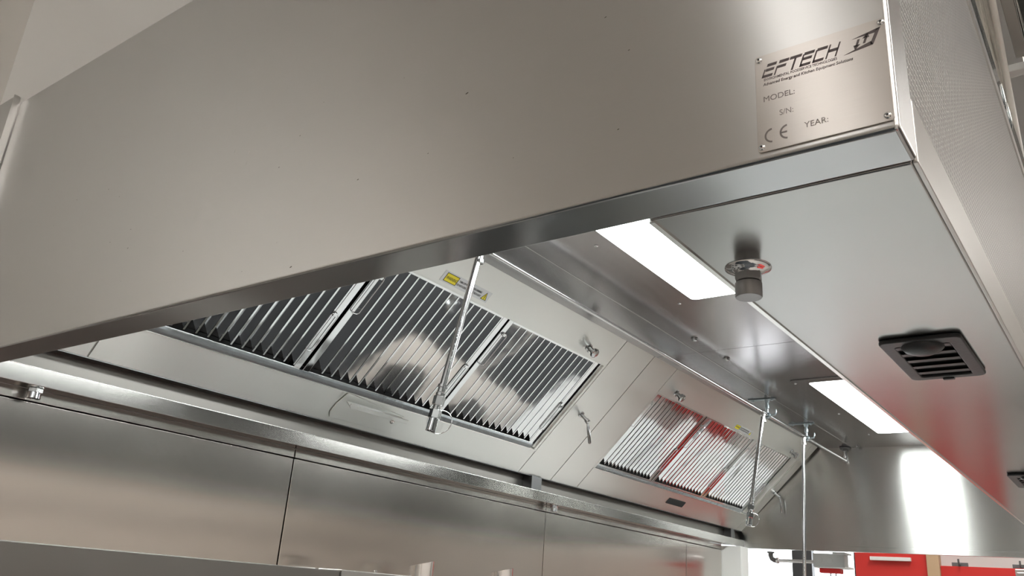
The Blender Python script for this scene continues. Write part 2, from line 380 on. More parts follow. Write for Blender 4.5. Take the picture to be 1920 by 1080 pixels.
def logo():
    bm = NB(); H = .0115; sh = .36; z0 = 2.0715
    # stroke polygons in unit letter cells, y up
    def T(x, y, x0, s=1.0): return (x0 + x*s + y*H*sh, z0 + y*H)
    def poly(x0, pts): flat(bm, [T(x*.0086, y, x0) for x, y in pts])
    def bar(x0, a, b, y, h): poly(x0, [(a, y), (b, y), (b, y+h), (a, y+h)])
    xs = 1.5175; st = .0097
    T_ = .21
    def stem(x, a, c, y0_=-.0, y1_=1.0): poly(x, [(a, y0_), (c, y0_), (c, y1_), (a, y1_)])
    bar(xs, .14, 1, .79, T_); bar(xs, .16, .92, .44, .19); bar(xs, 0, .95, 0, .19); stem(xs, 0, .11, .02, .62)
    x = xs+st; bar(x, .12, 1, .79, T_); bar(x, .1, .88, .44, .19); stem(x, 0, .12, -.02, .62)
    x = xs+2*st; bar(x, -.04, 1.02, .79, T_); stem(x, .40, .58, -.03, .82)
    x = xs+3*st; bar(x, .1, 1, .79, T_); bar(x, .1, .90, .44, .19); bar(x, 0, .95, 0, .19); stem(x, 0, .14, .02, .88)
    x = xs+4*st; bar(x, .1, 1, .79, T_); bar(x, 0, .95, 0, .19); stem(x, 0, .14, .02, .90)
    x = xs+5*st; bar(x, .06, .9, .42, .21); stem(x, 0, .13); stem(x, .80, .93)
    # emblem : open box with two arrows
    bxx = 1.5815
    poly(bxx, [(.10, .86), (2.28, 1.20), (1.92, .88)]); poly(bxx, [(1.98, 1.14), (2.28, 1.20), (2.14, .05), (1.86, .14)]); poly(bxx, [(-.15, -.14), (2.14, .05), (1.86, .34)])
    poly(bxx, [(.60, .25), (.80, .25), (.80, .74), (.60, .74)]); poly(bxx, [(.42, .36), (.70, .00), (.98, .36)])
    poly(bxx, [(1.20, .33), (1.40, .33), (1.40, .8), (1.20, .8)]); poly(bxx, [(1.02, .70), (1.30, 1.04), (1.58, .70)])
    return bm
lg = obj('logo', logo(), 'ink', plate)
def text(name, s, size, x, z, mat, parent, M=None, sx=1.0, shear=0.0, y=YP, extr=.00006, off=0.0):
    c = bpy.data.curves.new(name, 'FONT'); c.body = s; c.size = size; c.extrude = extr; c.shear = shear; c.offset = off
    o = bpy.data.objects.new(name, c); COL.objects.link(o)
    dg = bpy.context.evaluated_depsgraph_get(); me = bpy.data.meshes.new_from_object(o.evaluated_get(dg))
    bpy.data.objects.remove(o)
    if M is None: M = Matrix.Translation((x, y-extr, z)) @ Matrix.Rotation(math.pi/2, 4, 'X') @ Matrix.Scale(sx, 4, (1, 0, 0))
    me.transform(M); me.materials.clear(); me.materials.append(MATS[mat])
    r = bpy.data.objects.new(name, me); COL.objects.link(r); r.parent = parent
    return r
text('lettering', 'ENVIRONMENTAL FOODSERVICE TECHNOLOGIES', .0031, 1.5192, 2.0683, 'ink', plate, sx=.79, off=.00003)
text('lettering', 'Advanced Energy and Kitchen Equipment Solutions', .0036, 1.5186, 2.0640, 'ink', plate, sx=.90, off=.00004, shear=.15)
text('lettering', 'MODEL:', .0068, 1.5180, 2.0497, 'ink_light', plate, sx=1.02)
text('lettering', 'S/N:', .0066, 1.5300, 2.0345, 'ink_light', plate, sx=.95)
text('lettering', 'YEAR:', .0068, 1.5480, 2.0182, 'ink_light', plate, sx=1.0)
def ce():
    bm = NB(); R0, R1 = .0062, .0048
    for cx, mid in ((1.5243, False), (1.5358, True)):
        a = [(cx + R0*math.cos(math.radians(t))*1.0, 2.0192 + R0*math.sin(math.radians(t))) for t in range(95, 266, 10)]
        c = [(cx + R1*math.cos(math.radians(t)), 2.0192 + R1*math.sin(math.radians(t))) for t in range(265, 94, -10)]
        n = len(a)
        for i in range(n-1): flat(bm, [a[i], a[i+1], c[n-2-i], c[n-1-i]])
        if mid: flat(bm, [(cx-.0055, 2.0186), (cx-.0006, 2.0186), (cx-.0006, 2.0199), (cx-.0055, 2.0199)])
    return bm
obj('mark', ce(), 'ink_light', plate)
# small scuffs and specks on the end panel
bm = NB()
for x, z, dx, dz, w_ in ((.806, 2.206, .0005, .008, .0007), (.839, 2.196, .0010, .008, .0006), (.838, 2.180, .0010, .006, .0006), (1.146, 2.212, .006, .001, .0006)):
    prism(bm, [(x-w_, z), (x-dx, z-dz/2), (x+w_, z), (x+dx, z+dz/2)], -.0001, 0, fXZ)
HO('scratch', bm, 'edge_steel', label='small bright scratches on the end panel')
bm = NB(); random.seed(5)
for x, z, r in [(1.209, 2.162, .0011), (.584, 2.11, .0008), (.968, 2.012, .0011), (.91, 2.155, .0007), (1.06, 2.10, .0008)] + [(random.uniform(.1, 1.45), random.uniform(2.02, 2.25), random.uniform(.0003, .0007)) for _ in range(26)]:
    prism(bm, [(x+r*1.8*math.cos(a), z+r*.7*math.sin(a)+r*.5*math.cos(a)) for a in [k*math.pi/4 for k in range(8)]], -.0001, 0, fXZ)
HO('speck', bm, 'speck_grey', label='small dark specks on the end panel')
# warning stickers ------------------------------------------------------
def sticker(u0, u1, v0, v1, full=True):
    bm = NB(); prism(bm, [(u0, v0), (u1, v0), (u1, v1), (u0, v1)], .0002, .0006, fUV)
    st = HO('warning_sticker', bm, 'sticker_silver', label='silver strip sticker with a yellow warning box')
    h = v1-v0; Lw = u1-u0
    bm = NB(); prism(bm, [(u0+.010, v0+h*.12), (u0+.057*Lw/.19, v0+h*.12), (u0+.057*Lw/.19, v1-h*.10), (u0+.010, v1-h*.10)], .0006, .0008, fUV); obj('border', bm, 'sticker_black', st)
    bm = NB(); prism(bm, [(u0+.012, v0+h*.17), (u0+.055*Lw/.19, v0+h*.17), (u0+.055*Lw/.19, v1-h*.15), (u0+.012, v1-h*.15)], .0008, .0010, fUV); obj('yellow_box', bm, 'sticker_yellow', st)
    def tx(s, size, u, v, sx, mat='sticker_black'):
        M = SLM @ Matrix.Translation((u, v, .0011)) @ Matrix.Scale(sx, 4, (1, 0, 0)); text('lettering', s, size, 0, 0, mat, st, M=M, off=.0001)
    tx('WARNING', .0125, u0+.0145, v0+h*.37, .70)
    tx('TURN OFF POWER BEFORE OPENING', .0085, u0+.062, v0+h*.56, .66); tx('DO NOT LOOK DIRECTLY AT BLUE LIGHT', .0085, u0+.060, v0+h*.24, .62)
    bm = NB(); prism(bm, [(u1-.030, v0+h*.14), (u1-.006, v0+h*.14), (u1-.018, v1-h*.12)], .0006, .0008, fUV); obj('triangle', bm, 'sticker_black', st)
    bm = NB(); prism(bm, [(u1-.0268, v0+h*.19), (u1-.0092, v0+h*.19), (u1-.018, v1-h*.24)], .0008, .0010, fUV); obj('triangle_face', bm, 'sticker_yellow', st)
    bm = NB(); prism(bm, [(u1-.019, v0+h*.24), (u1-.017, v0+h*.24), (u1-.017, v0+h*.62), (u1-.019, v0+h*.62)], .0010, .0012, fUV); obj('bolt_sign', bm, 'sticker_black', st)
sticker(.928, 1.122, .487, .520); sticker(2.855, 3.050, .480, .506)

# ------------------------------------------------------------------ lights in the hood roof
for (a, c), lb in (((.475, 1.551), 'nearer long glowing LED light in the hood roof, partly hidden by the end panel'), ((2.454, 3.530), 'farther long glowing LED light in the hood roof, partly hidden by the plenum')):
    t = thing('hood_light', lb, 'light', (.885, (a+c)/2, ZC), group=None)
    cx, cy = .885, (a+c)/2; hx, hy = .177, (c-a)/2; dx, dy = .120, (c-a)/2 - .046
    bm = NB(); n = 6
    ring_prism(bm, rrect(-hx, hx, -hy, hy, .018, n), rrect(-dx, dx, -dy, dy, .016, n), -.0045, -.0003, fXY)
    fr = obj('frame', bm, 'steel_ceiling', t, bevel=.0008)
    bm = NB(); prism(bm, rrect(-dx+.0005, dx-.0005, -dy+.0005, dy-.0005, .016, n), -.0040, -.0008, fXY)
    obj('diffuser', bm, 'led_diffuser', t)
    for sx in (-.164, .164):
        for sy in (-hy+.037, 0.04, hy-.037):
            obj('screw', lathe(NB(), [(.0055, 0), (.0055, .001), (.004, .0025), (.0015, .003)], (sx, sy, -.0045), (0, 0, -1), 14), 'chrome', fr, smooth=40)

# ------------------------------------------------------------------ grease filters
UW, VH = .500, V1 - .004 - (V0+.017)
def wire_loop(u0, u1, v0, v1, w, r=.0013):
    pts = rrect(u0, u1, v0, v1, min(.008, (u1-u0)/2.01), 5)
    return tube(NB(), [(p, q, w) for p, q in pts], r, 8, closed=True)
def make_filter(label):
    t = thing('grease_filter', label, 'grease filter', group='baffle filters in the hood')
    e = .020
    bm = NB()
    box(bm, 0, e, 0, VH, -.024, 0); box(bm, UW-e, UW, 0, VH, -.024, 0); box(bm, e, UW-e, 0, .003, -.024, 0); box(bm, e, UW-e, VH-.008, VH, -.024, 0)
    obj('frame', bm, 'mirror_steel', t, bevel=.001)
    n = 14; p = (UW-2*e-.010)/n; bm = NB()
    for k in range(n):
        a = e + .006 + k*p
        # slanted blade : front edge at w=0 on the right, back edge deeper on the left, its foot cut off at an angle
        def q(u, v, w): return bm.verts.new((u, v, w))
        th = .0012
        fr0, fr1 = q(a+p, .010, -.001), q(a+p, VH-.008, -.001)
        bk0, bk1 = q(a+.006, .040, -.022), q(a+.006, VH-.008, -.022)
        gr0, gr1 = q(a+p, .010, -.001-th*2), q(a+p, VH-.008, -.001-th*2)
        hk0, hk1 = q(a+.006+th, .040, -.022-th), q(a+.006+th, VH-.008, -.022-th)
        bm.faces.new([fr0, fr1, bk1, bk0]); bm.faces.new([gr0, hk0, hk1, gr1]); bm.faces.new([fr0, gr0, gr1, fr1]); bm.faces.new([bk0, bk1, hk1, hk0]); bm.faces.new([fr0, bk0, hk0, gr0]); bm.faces.new([fr1, gr1, hk1, bk1])
        box(bm, a+p-.0018, a+p+.0030, .008, VH-.006, -.0038, -.0006)
        box(bm, a+p+.0022, a+p+.0030, .008, VH-.006, -.010, -.0038)
    obj('baffles', bm, 'mirror_steel', t)
    obj('backing', bx(e, UW-e, .004, VH-.004, -.0262, -.0245), 'void', t)
    for (u0, v0) in ((.006, .195), (UW-.030, .060)):
        h = obj('handle', wire_loop(u0, u0+.024, v0, v0+.115, .0045), 'chrome', t, smooth=80)
        obj('handle_clip', bx(u0+.006, u0+.018, v0+.108, v0+.118, -.001, .006), 'mirror_steel', h, bevel=.001)
    return t
def copy_tree(o, parent=None):
    c = o.copy(); COL.objects.link(c)
    if parent is not None: c.parent = parent
    for ch in [x for x in KIDS if x.parent == o]: copy_tree(ch, c)
    return c
flab = ['baffle filter nearest the camera, mostly hidden behind the hood end panel',
        'middle baffle filter of the near bank, under the readable warning sticker',
        'right baffle filter of the near bank, beside the blank sheet with the lever',
        'left baffle filter of the far bank, with red reflections on its baffles',
        'middle baffle filter of the far bank, above the black slot cover',
        'farthest baffle filter, behind the second hanging nozzle pipe']
fpos = [.2640, .7525, 1.2570, 2.1720, 2.6200, 3.1240]
fwid = [.478, .496, .496, .440, .496, .480]
proto = make_filter(flab[0]); KIDS = list(bpy.data.objects)
for i, (u, lb) in enumerate(zip(fpos, flab)):
    o = proto if i == 0 else copy_tree(proto)
    o['label'] = lb
    o.matrix_world = SLM @ Matrix.Translation((u, V0+.017, -.006)) @ Matrix.Diagonal((fwid[i]/.5, 1, 1, 1))

# ------------------------------------------------------------------ capped nozzles on the upper slope
def capped(u, v, label, rot=0):
    t = thing('capped_nozzle', label, 'nozzle', SL(u, v, 0), group='capped nozzles poking out of the upper slope')
    o0 = Vector((0, 0, 0))
    obj('collar', lathe(NB(), [(.0125, 0), (.0125, .003), (.008, .004), (.008, .022), (.010, .023), (.010, .029)], o0, NV, 18), 'fitting_steel', t, smooth=35)
    obj('cap', lathe(NB(), [(.006, .028), (.0155, .030), (.0155, .036), (.013, .0375)], o0, NV, 24), 'fitting_steel', t, smooth=35)
    s = Vector((0, 1, 0))*.8 + TT*.6; s.normalize()
    obj('clip', tube(NB(), [s*.008 + NV*.015, s*.016 + NV*.016, s*.021 + NV*.024, s*.018+NV*.028], .0018, 8), 'fitting_steel', t, smooth=60)
    obj('clip', tube(NB(), [-s*.008 + NV*.012, -s*.015 + NV*.013, -s*.018 + NV*.020], .0018, 8), 'fitting_steel', t, smooth=60)
capped(1.640, .508, 'capped nozzle above the near filter bank, left of the blank sheets')
capped(2.275, .505, 'capped nozzle above the left end of the far filter bank')
capped(3.545, .505, 'capped nozzle at the far end, just left of the long thin pole')

# ------------------------------------------------------------------ folded cup on the lower slope
t = thing('grease_cup', 'shallow steel grease cup hooked below the middle near filter', 'cup', SL(.915, .02, 0))
off = -SL(.915, .02, 0)
def TR(p): return Vector(p) + off
bm = NB()
pts = [(.918, .100), (.905, .060), (.905, .030), (.915, .016), (1.118, .016), (1.140, .028), (1.150, .060), (1.150, .078)]
prism(bm, pts, .001, .004, lambda p, q, s: TR(SL(p, q, s)))
obj('back_plate', bm, 'steel_slope', t, bevel=.001)
bm = NB(); pts = [(.925, .086), (1.146, .086), (1.150, .080), (1.148, .074), (.932, .072), (.925, .080)]
prism(bm, pts, .026, .030, lambda p, q, s: TR(SL(p, q, s)))
obj('front_lip', bm, 'steel_slope', t, bevel=.001)
bm = NB(); prism(bm, [(.930, .004), (1.140, .004), (1.140, .028), (.930, .028)], .074, .077, lambda p, w_, s: TR(SL(p, s, w_)))
obj('bottom', bm, 'steel_slope', t, bevel=.0008)
obj('rivet', lathe(NB(), [(.008, 0), (.007, .003), (.002, .005)], TR(SL(1.12, .055, .004)), NV, 16), 'edge_steel', t, smooth=50)

# ------------------------------------------------------------------ pipe run with drops
PZ = 2.434
def px(y): return .552 - .0095*(y-.75)
pipe = thing('pipe_run', 'long thin chrome pipe running under the hood roof beside the filters', 'pipe', (px(.6), .6, PZ))
o0 = Vector((px(.6), .6, PZ))
def rel(*p): return Vector(p) - o0
obj('tube', tube(NB(), [rel(px(.60), .60, PZ), rel(px(3.80), 3.80, PZ)], .0066, 16), 'bright_steel', pipe, smooth=50)
xe = px(3.81)
obj('elbow', tube(NB(), [rel(xe, 3.785, PZ), rel(xe, 3.80, PZ), rel(xe, 3.808, PZ+.004), rel(xe, 3.81, PZ+.012), rel(xe, 3.81, PZ+.024)], .0095, 14), 'bright_steel', pipe, smooth=50)
obj('riser', tube(NB(), [rel(xe, 3.81, PZ+.02), rel(xe, 3.81, ZC-.006)], .0062, 12), 'bright_steel', pipe, smooth=50)
obj('flange', lathe(NB(), [(.0125, 0), (.0125, .012), (.026, .013), (.026, .018)], rel(xe, 3.81, ZC-.0195), (0, 0, 1), 22), 'grey_conduit', pipe, smooth=35)
def bracket(y, label):
    t = thing('pipe_hanger', label, 'hanger', (px(y), y, PZ), group='zinc hangers carrying the pipe run')
    x = px(y)
    obj('ceiling_plate', bx(-.055-.02, .055-.02, -.011, .011, ZC-PZ-.004, ZC-PZ-.0005), 'zinc', t, bevel=.001)
    for s in (-.06, .02): obj('plate_screw', lathe(NB(), [(.006, 0), (.006, .004), (.003, .005)], (s, 0, ZC-PZ-.004), (0, 0, -1), 12), 'zinc', t, smooth=40)
    obj('hanger_rod', lathe(NB(), [(.011, 0), (.0085, .012), (.006, .013), (.006, .022), (.0085, .023), (.0085, .036), (.005, .040), (.005, .054)], (0, 0, ZC-PZ-.003), (0, 0, -1), 14), 'zinc', t, smooth=35)
    bm = NB(); tube(bm, [(math.cos(a)*.0095, 0, math.sin(a)*.0095) for a in [k*2*math.pi/20 for k in range(20)]], .0032, 8, closed=True)
    tube(bm, [(math.cos(a)*.0095, .008, math.sin(a)*.0095) for a in [k*2*math.pi/20 for k in range(20)]], .0032, 8, closed=True)
    obj('clamp', bm, 'zinc', t, smooth=60)
    obj('clamp_bolt', tube(NB(), [(.008, .004, 0), (.020, .004, .0), (.030, .004, .0), (.034, .004, .012), (.034, .004, .022)], [.003, .003, .0035, .003, .002], 8), 'zinc', t, smooth=60)
bracket(.80, 'pipe hanger nearest the camera, just under the end panel edge')
bracket(2.705, 'pipe hanger beside the second hanging nozzle pipe')
bracket(3.200, 'pipe hanger beside the long thin pole')
def collar_prof(s=1.0): return [(.0078*s, 0), (.0105*s, .001), (.0105*s, .006), (.0085*s, .008), (.0085*s, .024), (.0108*s, .026), (.0108*s, .032), (.0078*s, .034)]
def tee(t, org, s=1.0):
    obj('tee', tube(NB(), [(0, -.018, 0), (0, .018, 0)], .0098*s, 14), 'bright_steel', t, smooth=45)
    obj('tee_collar', lathe(NB(), collar_prof(s), (0, 0, -.006), (0, 0, -1), 18), 'bright_steel', t, smooth=30)
def drop(top, bot, label, name='drop_nozzle', ringy=True):
    top = Vector(top); bot = Vector(bot); d = bot-top; ln = d.length; d.normalize()
    t = thing(name, label, 'pipe', top)
    tee(t, None)
    L2 = ln - .105
    obj('tube', tube(NB(), [d*.02, d*L2], .0079, 18), 'bright_steel', t, smooth=50)
    # tiny printed line down the tube
    pb = NB(); side = (Vector((1, -.9, 0)).normalized()); side = (side - d*side.dot(d)).normalized(); tan = d.cross(side)
    random.seed(3)
    a = .10
    while a < L2-.03:
        h = random.uniform(.002, .005)
        c = d*a + side*.00795
        vs = [pb.verts.new(c + tan*u + d*v) for u, v in ((-.0011, 0), (.0011, 0), (.0011, h), (-.0011, h))]; pb.faces.new(vs)
        a += h + random.choice((.002, .002, .003, .012))
    obj('print', pb, 'satin_grey', t)
    obj('collar', lathe(NB(), [(.008, 0), (.0112, .001), (.0112, .007), (.009, .008), (.009, .018), (.0106, .020), (.0106, .026), (.008, .028)], d*L2, d, 18), 'bright_steel', t, smooth=30)
    obj('hex_nut', lathe(NB(), [(.0105, 0), (.0130, .002), (.0130, .020), (.0105, .022)], d*(L2+.026), d, 6), 'bright_steel', t)
    obj('coupling', lathe(NB(), [(.009, 0), (.0095, .010), (.0085, .011), (.0085, .014)], d*(L2+.047), d, 18), 'bright_steel', t, smooth=30)
    obj('socket', lathe(NB(), [(.0130, 0), (.0132, .018), (.0118, .020)], d*(L2+.058), d, 6), 'chrome', t)
    obj('nozzle', lathe(NB(), [(.0112, 0), (.0118, .028), (.0105, .029), (.0080, .0285), (.0078, .012)], d*(L2+.076), d, 20), 'chrome', t, smooth=30)
    c = d*(L2+.083) ; e1 = Vector((.62, .78, 0)).normalized(); R = .026
    obj('pull_ring', tube(NB(), [c + e1*(.014) + (e1*math.cos(a) + d*math.sin(a)*-1.0)*R for a in [k*2*math.pi/36 for k in range(36)]], .0009, 8, closed=True), 'chrome', t, smooth=70)
    return t
drop((px(.82), .822, PZ), (.5, .770, 1.998), 'nearest hanging chrome nozzle pipe, crossing the near filter bank')
drop((px(2.655), 2.655, PZ), (.5, 2.560, 1.990), 'middle hanging chrome nozzle pipe, crossing the far filter bank')
top = Vector((px(3.155), 3.155, PZ)); t = thing('long_pole', 'long thin chrome pole hanging below the hood at the far end', 'pipe', top)
tee(t, None)
bot = Vector((.5, 3.095, 1.30)) - top
obj('tube', tube(NB(), [bot.normalized()*.02, bot], .0072, 16), 'bright_steel', t, smooth=50)
obj('nozzle', lathe(NB(), [(.0085, 0), (.012, .004), (.012, .04), (.009, .045)], bot - bot.normalized()*.01, bot, 16), 'bright_steel', t, smooth=30)

# ------------------------------------------------------------------ drain couplings under the trough
for y, lb in ((.183, 'hexagonal drain coupling under the trough at the left edge'), (2.030, 'small drain coupling under the trough beside the second wall seam')):
    t = thing('drain_coupling', lb, 'drain fitting', (-.018, y, ZB))
    obj('washer', lathe(NB(), [(.0170, 0), (.0170, .002)], (0, 0, 0), (0, 0, -1), 22), 'bright_steel', t, smooth=30)
    obj('nut', lathe(NB(), [(.0135, .002), (.0145, .004), (.0145, .011), (.012, .012)], (0, 0, 0), (0, 0, -1), 6), 'bright_steel', t)
    obj('spout', lathe(NB(), [(.0120, .011), (.0125, .023), (.0105, .023), (.010, .012)], (0, 0, 0), (0, 0, -1), 20), 'chrome', t, smooth=30)

# ------------------------------------------------------------------ gland on the plenum
t = thing('plenum_gland', 'stubby grey round fitting hanging from the plenum beside the near light', 'fitting', (1.427, .196, ZB))
obj('rosette', lathe(NB(), [(.0225, 0), (.0222, .0012), (.017, .0035), (.013, .006), (.0125, .007)], (0, 0, 0), (0, 0, -1), 36), 'chrome', t, smooth=60)
obj('hex_nut', lathe(NB(), [(.0130, .005), (.0138, .0065), (.0138, .013), (.0128, .0145)], (0, 0, 0), (0, 0, -1), 6), 'satin_grey', t)
obj('neck', lathe(NB(), [(.0118, .0145), (.0118, .0165)], (0, 0, 0), (0, 0, -1), 24), 'sticker_black', t)
obj('cap', lathe(NB(), [(.0124, .0160), (.0130, .0166), (.0130, .0300), (.0122, .0312)], (0, 0, 0), (0, 0, -1), 36), 'satin_grey', t, smooth=40)

# ------------------------------------------------------------------ black air outlets in the plenum
def air_outlet(y0, y1, label):
    x0, x1 = 1.476, 1.566; cx, cy = (x0+x1)/2, (y0+y1)/2; hx, hy = (x1-x0)/2, (y1-y0)/2
    t = thing('air_outlet', label, 'air vent', (cx, cy, ZB), group='black air outlets in the plenum underside')
    ix, iy0, iy1 = hx-.015, -hy+.022, hy-.014
    bm = NB(); ring_prism(bm, rrect(-hx, hx, -hy, hy, .010, 6), rrect(-ix, ix, iy0, iy1, .004, 6), -.0058, -.0002, fXY)
    obj('frame', bm, 'black_plastic', t, bevel=.002)
    obj('duct', bx(-ix, ix, iy0, iy1, -.0015, -.0004), 'void', t)
    n = 5; s = (iy1-iy0)/n
    for k in range(n):
        yy = iy0 + (k+.5)*s
        bm = NB(); prism(bm, [(yy-s*.42, -.0056), (yy-s*.05, -.0056), (yy+s*.22, -.0020), (yy+s*.14, -.0016)], -ix, ix, fYZ)
        obj('vane', bm, 'black_plastic', t)
    obj('dome', lathe(NB(), [(.024, 0), (.0235, .006), (.020, .010), (.012, .0135), (.003, .015)], (-.0, iy0+.006, -.001), (0, 0, -1), 28), 'black_plastic', t, smooth=60)
    obj('latch', bx(-.007, .007, hy-.006, hy+.0015, -.0078, -.003), 'black_plastic', t, bevel=.001)
air_outlet(.478, .664, 'black louvred air outlet in full view in the plenum underside')
air_outlet(1.515, 1.70, 'second black louvred air outlet, cut by the right edge of the picture')

# ------------------------------------------------------------------ flues and appliance upstands at the wall
def flue(x, y, z, r, label):
    t = thing('flue', label, 'flue', (x, y, .902))
    n = 40; bm = NB(); H = z-.902
    ri = r*.9; R = []
    for k in range(n):
        a = 2*math.pi*k/n; c, s = math.cos(a), math.sin(a)
        h = H + (c*.5 + s*.5)*r*.35
        R.append([bm.verts.new((r*c, r*s, 0)), bm.verts.new((r*c, r*s, h)), bm.verts.new((ri*c, ri*s, h)), bm.verts.new((ri*c, ri*s, .02))])
    for k in range(n):
        a, c = R[k], R[(k+1) % n]
        for i in range(3): bm.faces.new([a[i], c[i], c[i+1], a[i+1]])
    bm.faces.new([q[0] for q in R]); bm.faces.new([q[3] for q in R][::-1])
    obj('pipe', bm, 'mirror_steel', t, smooth=40)
    obj('foot', lathe(NB(), [(r*1.5, 0), (r*1.5, .01), (r*1.05, .03)], (0, 0, 0), (0, 0, 1), 30), 'bright_steel', t, smooth=40)
flue(.20, 1.118, 1.742, .031, 'left chrome flue pipe with a slanted open top at the bottom edge')
flue(.20, 1.458, 1.748, .031, 'right chrome flue pipe, just showing at the bottom edge')
def unit(name, label, y0, y1, x1, topmat, back=None, extra=None):
    t = thing(name, label, 'cooking unit', (0, y0, 0)); ln = y1-y0-.004
    obj('body', bx(-.045, x1, .002, ln, .12, .87), 'steel_front', t, bevel=.004)
    obj('top', bx(-.045, x1+.01, .002, ln, .872, .90), topmat, t, bevel=.003)
    for lx in (.05, x1-.06):
        for ly in (.05, ln-.05): obj('leg', lathe(NB(), [(.02, 0), (.02, .1199)], (lx, ly, 0), (0, 0, 1), 14), 'bright_steel', t, smooth=40)
    n = max(1, round(ln/.42))
    for k in range(n):
        d_ = obj('door', bx(x1, x1+.018, ln*k/n+.006, ln*(k+1)/n-.006, .16, .80), 'steel_front', t, bevel=.003)
        obj('handle', tube(NB(), [(x1+.04, ln*k/n+.06, .76), (x1+.04, ln*(k+1)/n-.06, .76)], .008, 10), 'bright_steel', d_, smooth=50)
    if back: obj('upstand', bx(-.045, back[0], .002, min(ln, back[2]), .902, back[1]), back[3], t, bevel=.002)
    return t
t = unit('cooking_range', 'wide steel range with an upstand along the wall at the bottom left', .01, .985, .92, 'steel_front', (.05, 1.7105, 9, 'steel_recess'))
for k in range(4):
    gx, gy = .28+.38*(k % 2), .25+.46*(k//2)
    obj('burner', lathe(NB(), [(.13, .901), (.13, .915), (.09, .918), (.05, .93), (.02, .93)], (gx, gy, 0), (0, 0, 1), 28), 'black_plastic', t, smooth=40)
t = unit('fryer', 'steel fryer unit with a low bolted upstand behind the two chrome flues', .99, 1.78, 1.22, 'pale_top', (.045, 1.7135, .27, 'steel_front'))
for k in (0, 1): obj('vat', bx(.06, .60, .03+.385*k, .385+.385*k, .9005, .912), 'oil_dark', t, bevel=.004)
obj('splashback', bx(-.045, -.01, .28, .78, .902, 1.66), 'steel_dark', t, bevel=.002)
obj('bolt', lathe(NB(), [(.005, 0), (.005, .004), (.003, .006)], (.02, .145, 1.7135), (0, 0, 1), 12), 'bright_steel', t, smooth=40)
t = unit('griddle', 'steel griddle unit standing under the far half of the hood', 1.79, 2.40, 1.38, 'pale_top', (-.01, 1.66, 9, 'steel_dark'))
obj('hot_plate', bx(.04, .64, .03, .575, .9005, .914), 'oil_dark', t, bevel=.004)
t = unit('worktop_cabinet', 'worktop cabinet with a pale top at the far end under the hood', 2.41, 4.40, 1.38, 'pale_top')
# aisle floor : unseen dark mats, added for the dark patches mirrored in the filters
for y0, y1, lb in ((-1.9, -.02, 'unseen dark mat nearest the camera, added for dark reflections in the filters'), (.02, .92, 'unseen dark mat in front of the range, added for dark reflections in the filters')):
    t = tag(obj('reflection_mat', bx(1.0 if y0 > 0 else -.2, 2.1 if y0 > 0 else 1.9, y0, y1, .001, .014), 'mat_rubber', bevel=.004), lb, 'mat')
t = thing('reflection_trolley', 'low red trolley, unseen, added for the red reflections in the far filters', 'trolley', (2.0, .95, 0))  # unseen, added for the red patches mirrored in the far filters
obj('tub', bx(0, .42, 0, 1.4, .10, .42), 'red_paint', t, bevel=.012)
for a in (.06, .36):
    for c in (.1, 1.3): obj('wheel', lathe(NB(), [(.045, -.012), (.05, -.008), (.05, .008), (.045, .012)], (a, c, .05), (0, 1, 0), 20), 'black_plastic', t, smooth=40)
# unseen low unit added along the right wall, so the steel reflects dark
t = thing('reflection_unit', 'long dark unit, unseen, added along the right kitchen wall to darken steel reflections', 'storage unit', (4.15, -2.0, 0))
obj('body', bx(0, .44, 0, 8.0, .08, 1.68), 'unit_dark', t, bevel=.006)
obj('top', bx(-.01, .44, -.01, 8.01, 1.682, 1.71), 'steel_front', t, bevel=.003)
obj('plinth', bx(.05, .44, .02, 7.98, 0, .078), 'void', t)
for k in range(10): obj('door', bx(-.018, -.001, .005+.8*k, .795+.8*k, .1, 1.67), 'unit_dark', t, bevel=.003)
tag(obj('reflection_rail', bx(4.56, 4.598, -3.5, 6.2, 2.03, 2.10), 'satin_grey', bevel=.002), 'grey rail added on the right kitchen wall for the dark line mirrored in the wall sheets', 'rail')  # unseen strip, added to mirror as a dark line in the wall sheets

# ------------------------------------------------------------------ junction box and conduit behind the far end
t = thing('conduit', 'dark elbowed conduit dropping from the far end of the hood', 'conduit', (.06, 3.99, 2.0))
obj('elbow', tube(NB(), [(0, 0, -.0), (0, 0, -.022), (.006, 0, -.036), (.020, 0, -.043), (.030, 0, -.044)], .0125, 16), 'grey_conduit', t, smooth=50)
obj('nut', lathe(NB(), [(.019, 0), (.019, .008)], (0, 0, 0), (0, 0, -1), 16), 'grey_conduit', t, smooth=30)
obj('union', lathe(NB(), [(.012, 0), (.015, .002), (.015, .012), (.012, .014)], (.028, 0, -.044), (1, 0, 0), 16), 'bright_steel', t, smooth=30)
obj('tube', tube(NB(), [(.04, 0, -.044), (.232, 0, -.044)], .0085, 14), 'bright_steel', t, smooth=50)
t = thing('junction_box', 'grey junction box with a red underside switch at the far end', 'junction box', (.375, 3.99, 1.963))
obj('body', bx(-.085, .07, -.035, .04, -.032, .034), 'grey_box', t, bevel=.004)
obj('base', bx(-.08, .09, -.03, .06, -.036, -.026), 'white_paint', t, bevel=.002)
for x in (-.05, .0): obj('knockout', lathe(NB(), [(.013, 0), (.012, .002)], (x, -.035, .002), (0, -1, 0), 18), 'grey_box', t, smooth=30)
sw = obj('switch', bx(-.06, .045, -.025, .035, -.060, -.036), 'red_plastic', t, bevel=.006)
for x in (-.01, .016): obj('wire', tube(NB(), [(x, 0, -.06), (x, 0, -.16)], .003, 8), 'grey_conduit', sw, smooth=50)
o = tag(obj('support_bracket', bx(.41, .47, 3.88, 4.0, 1.992, 2.0), 'grey_box', bevel=.002), 'small pale bracket tying the junction box to the hood', 'bracket')

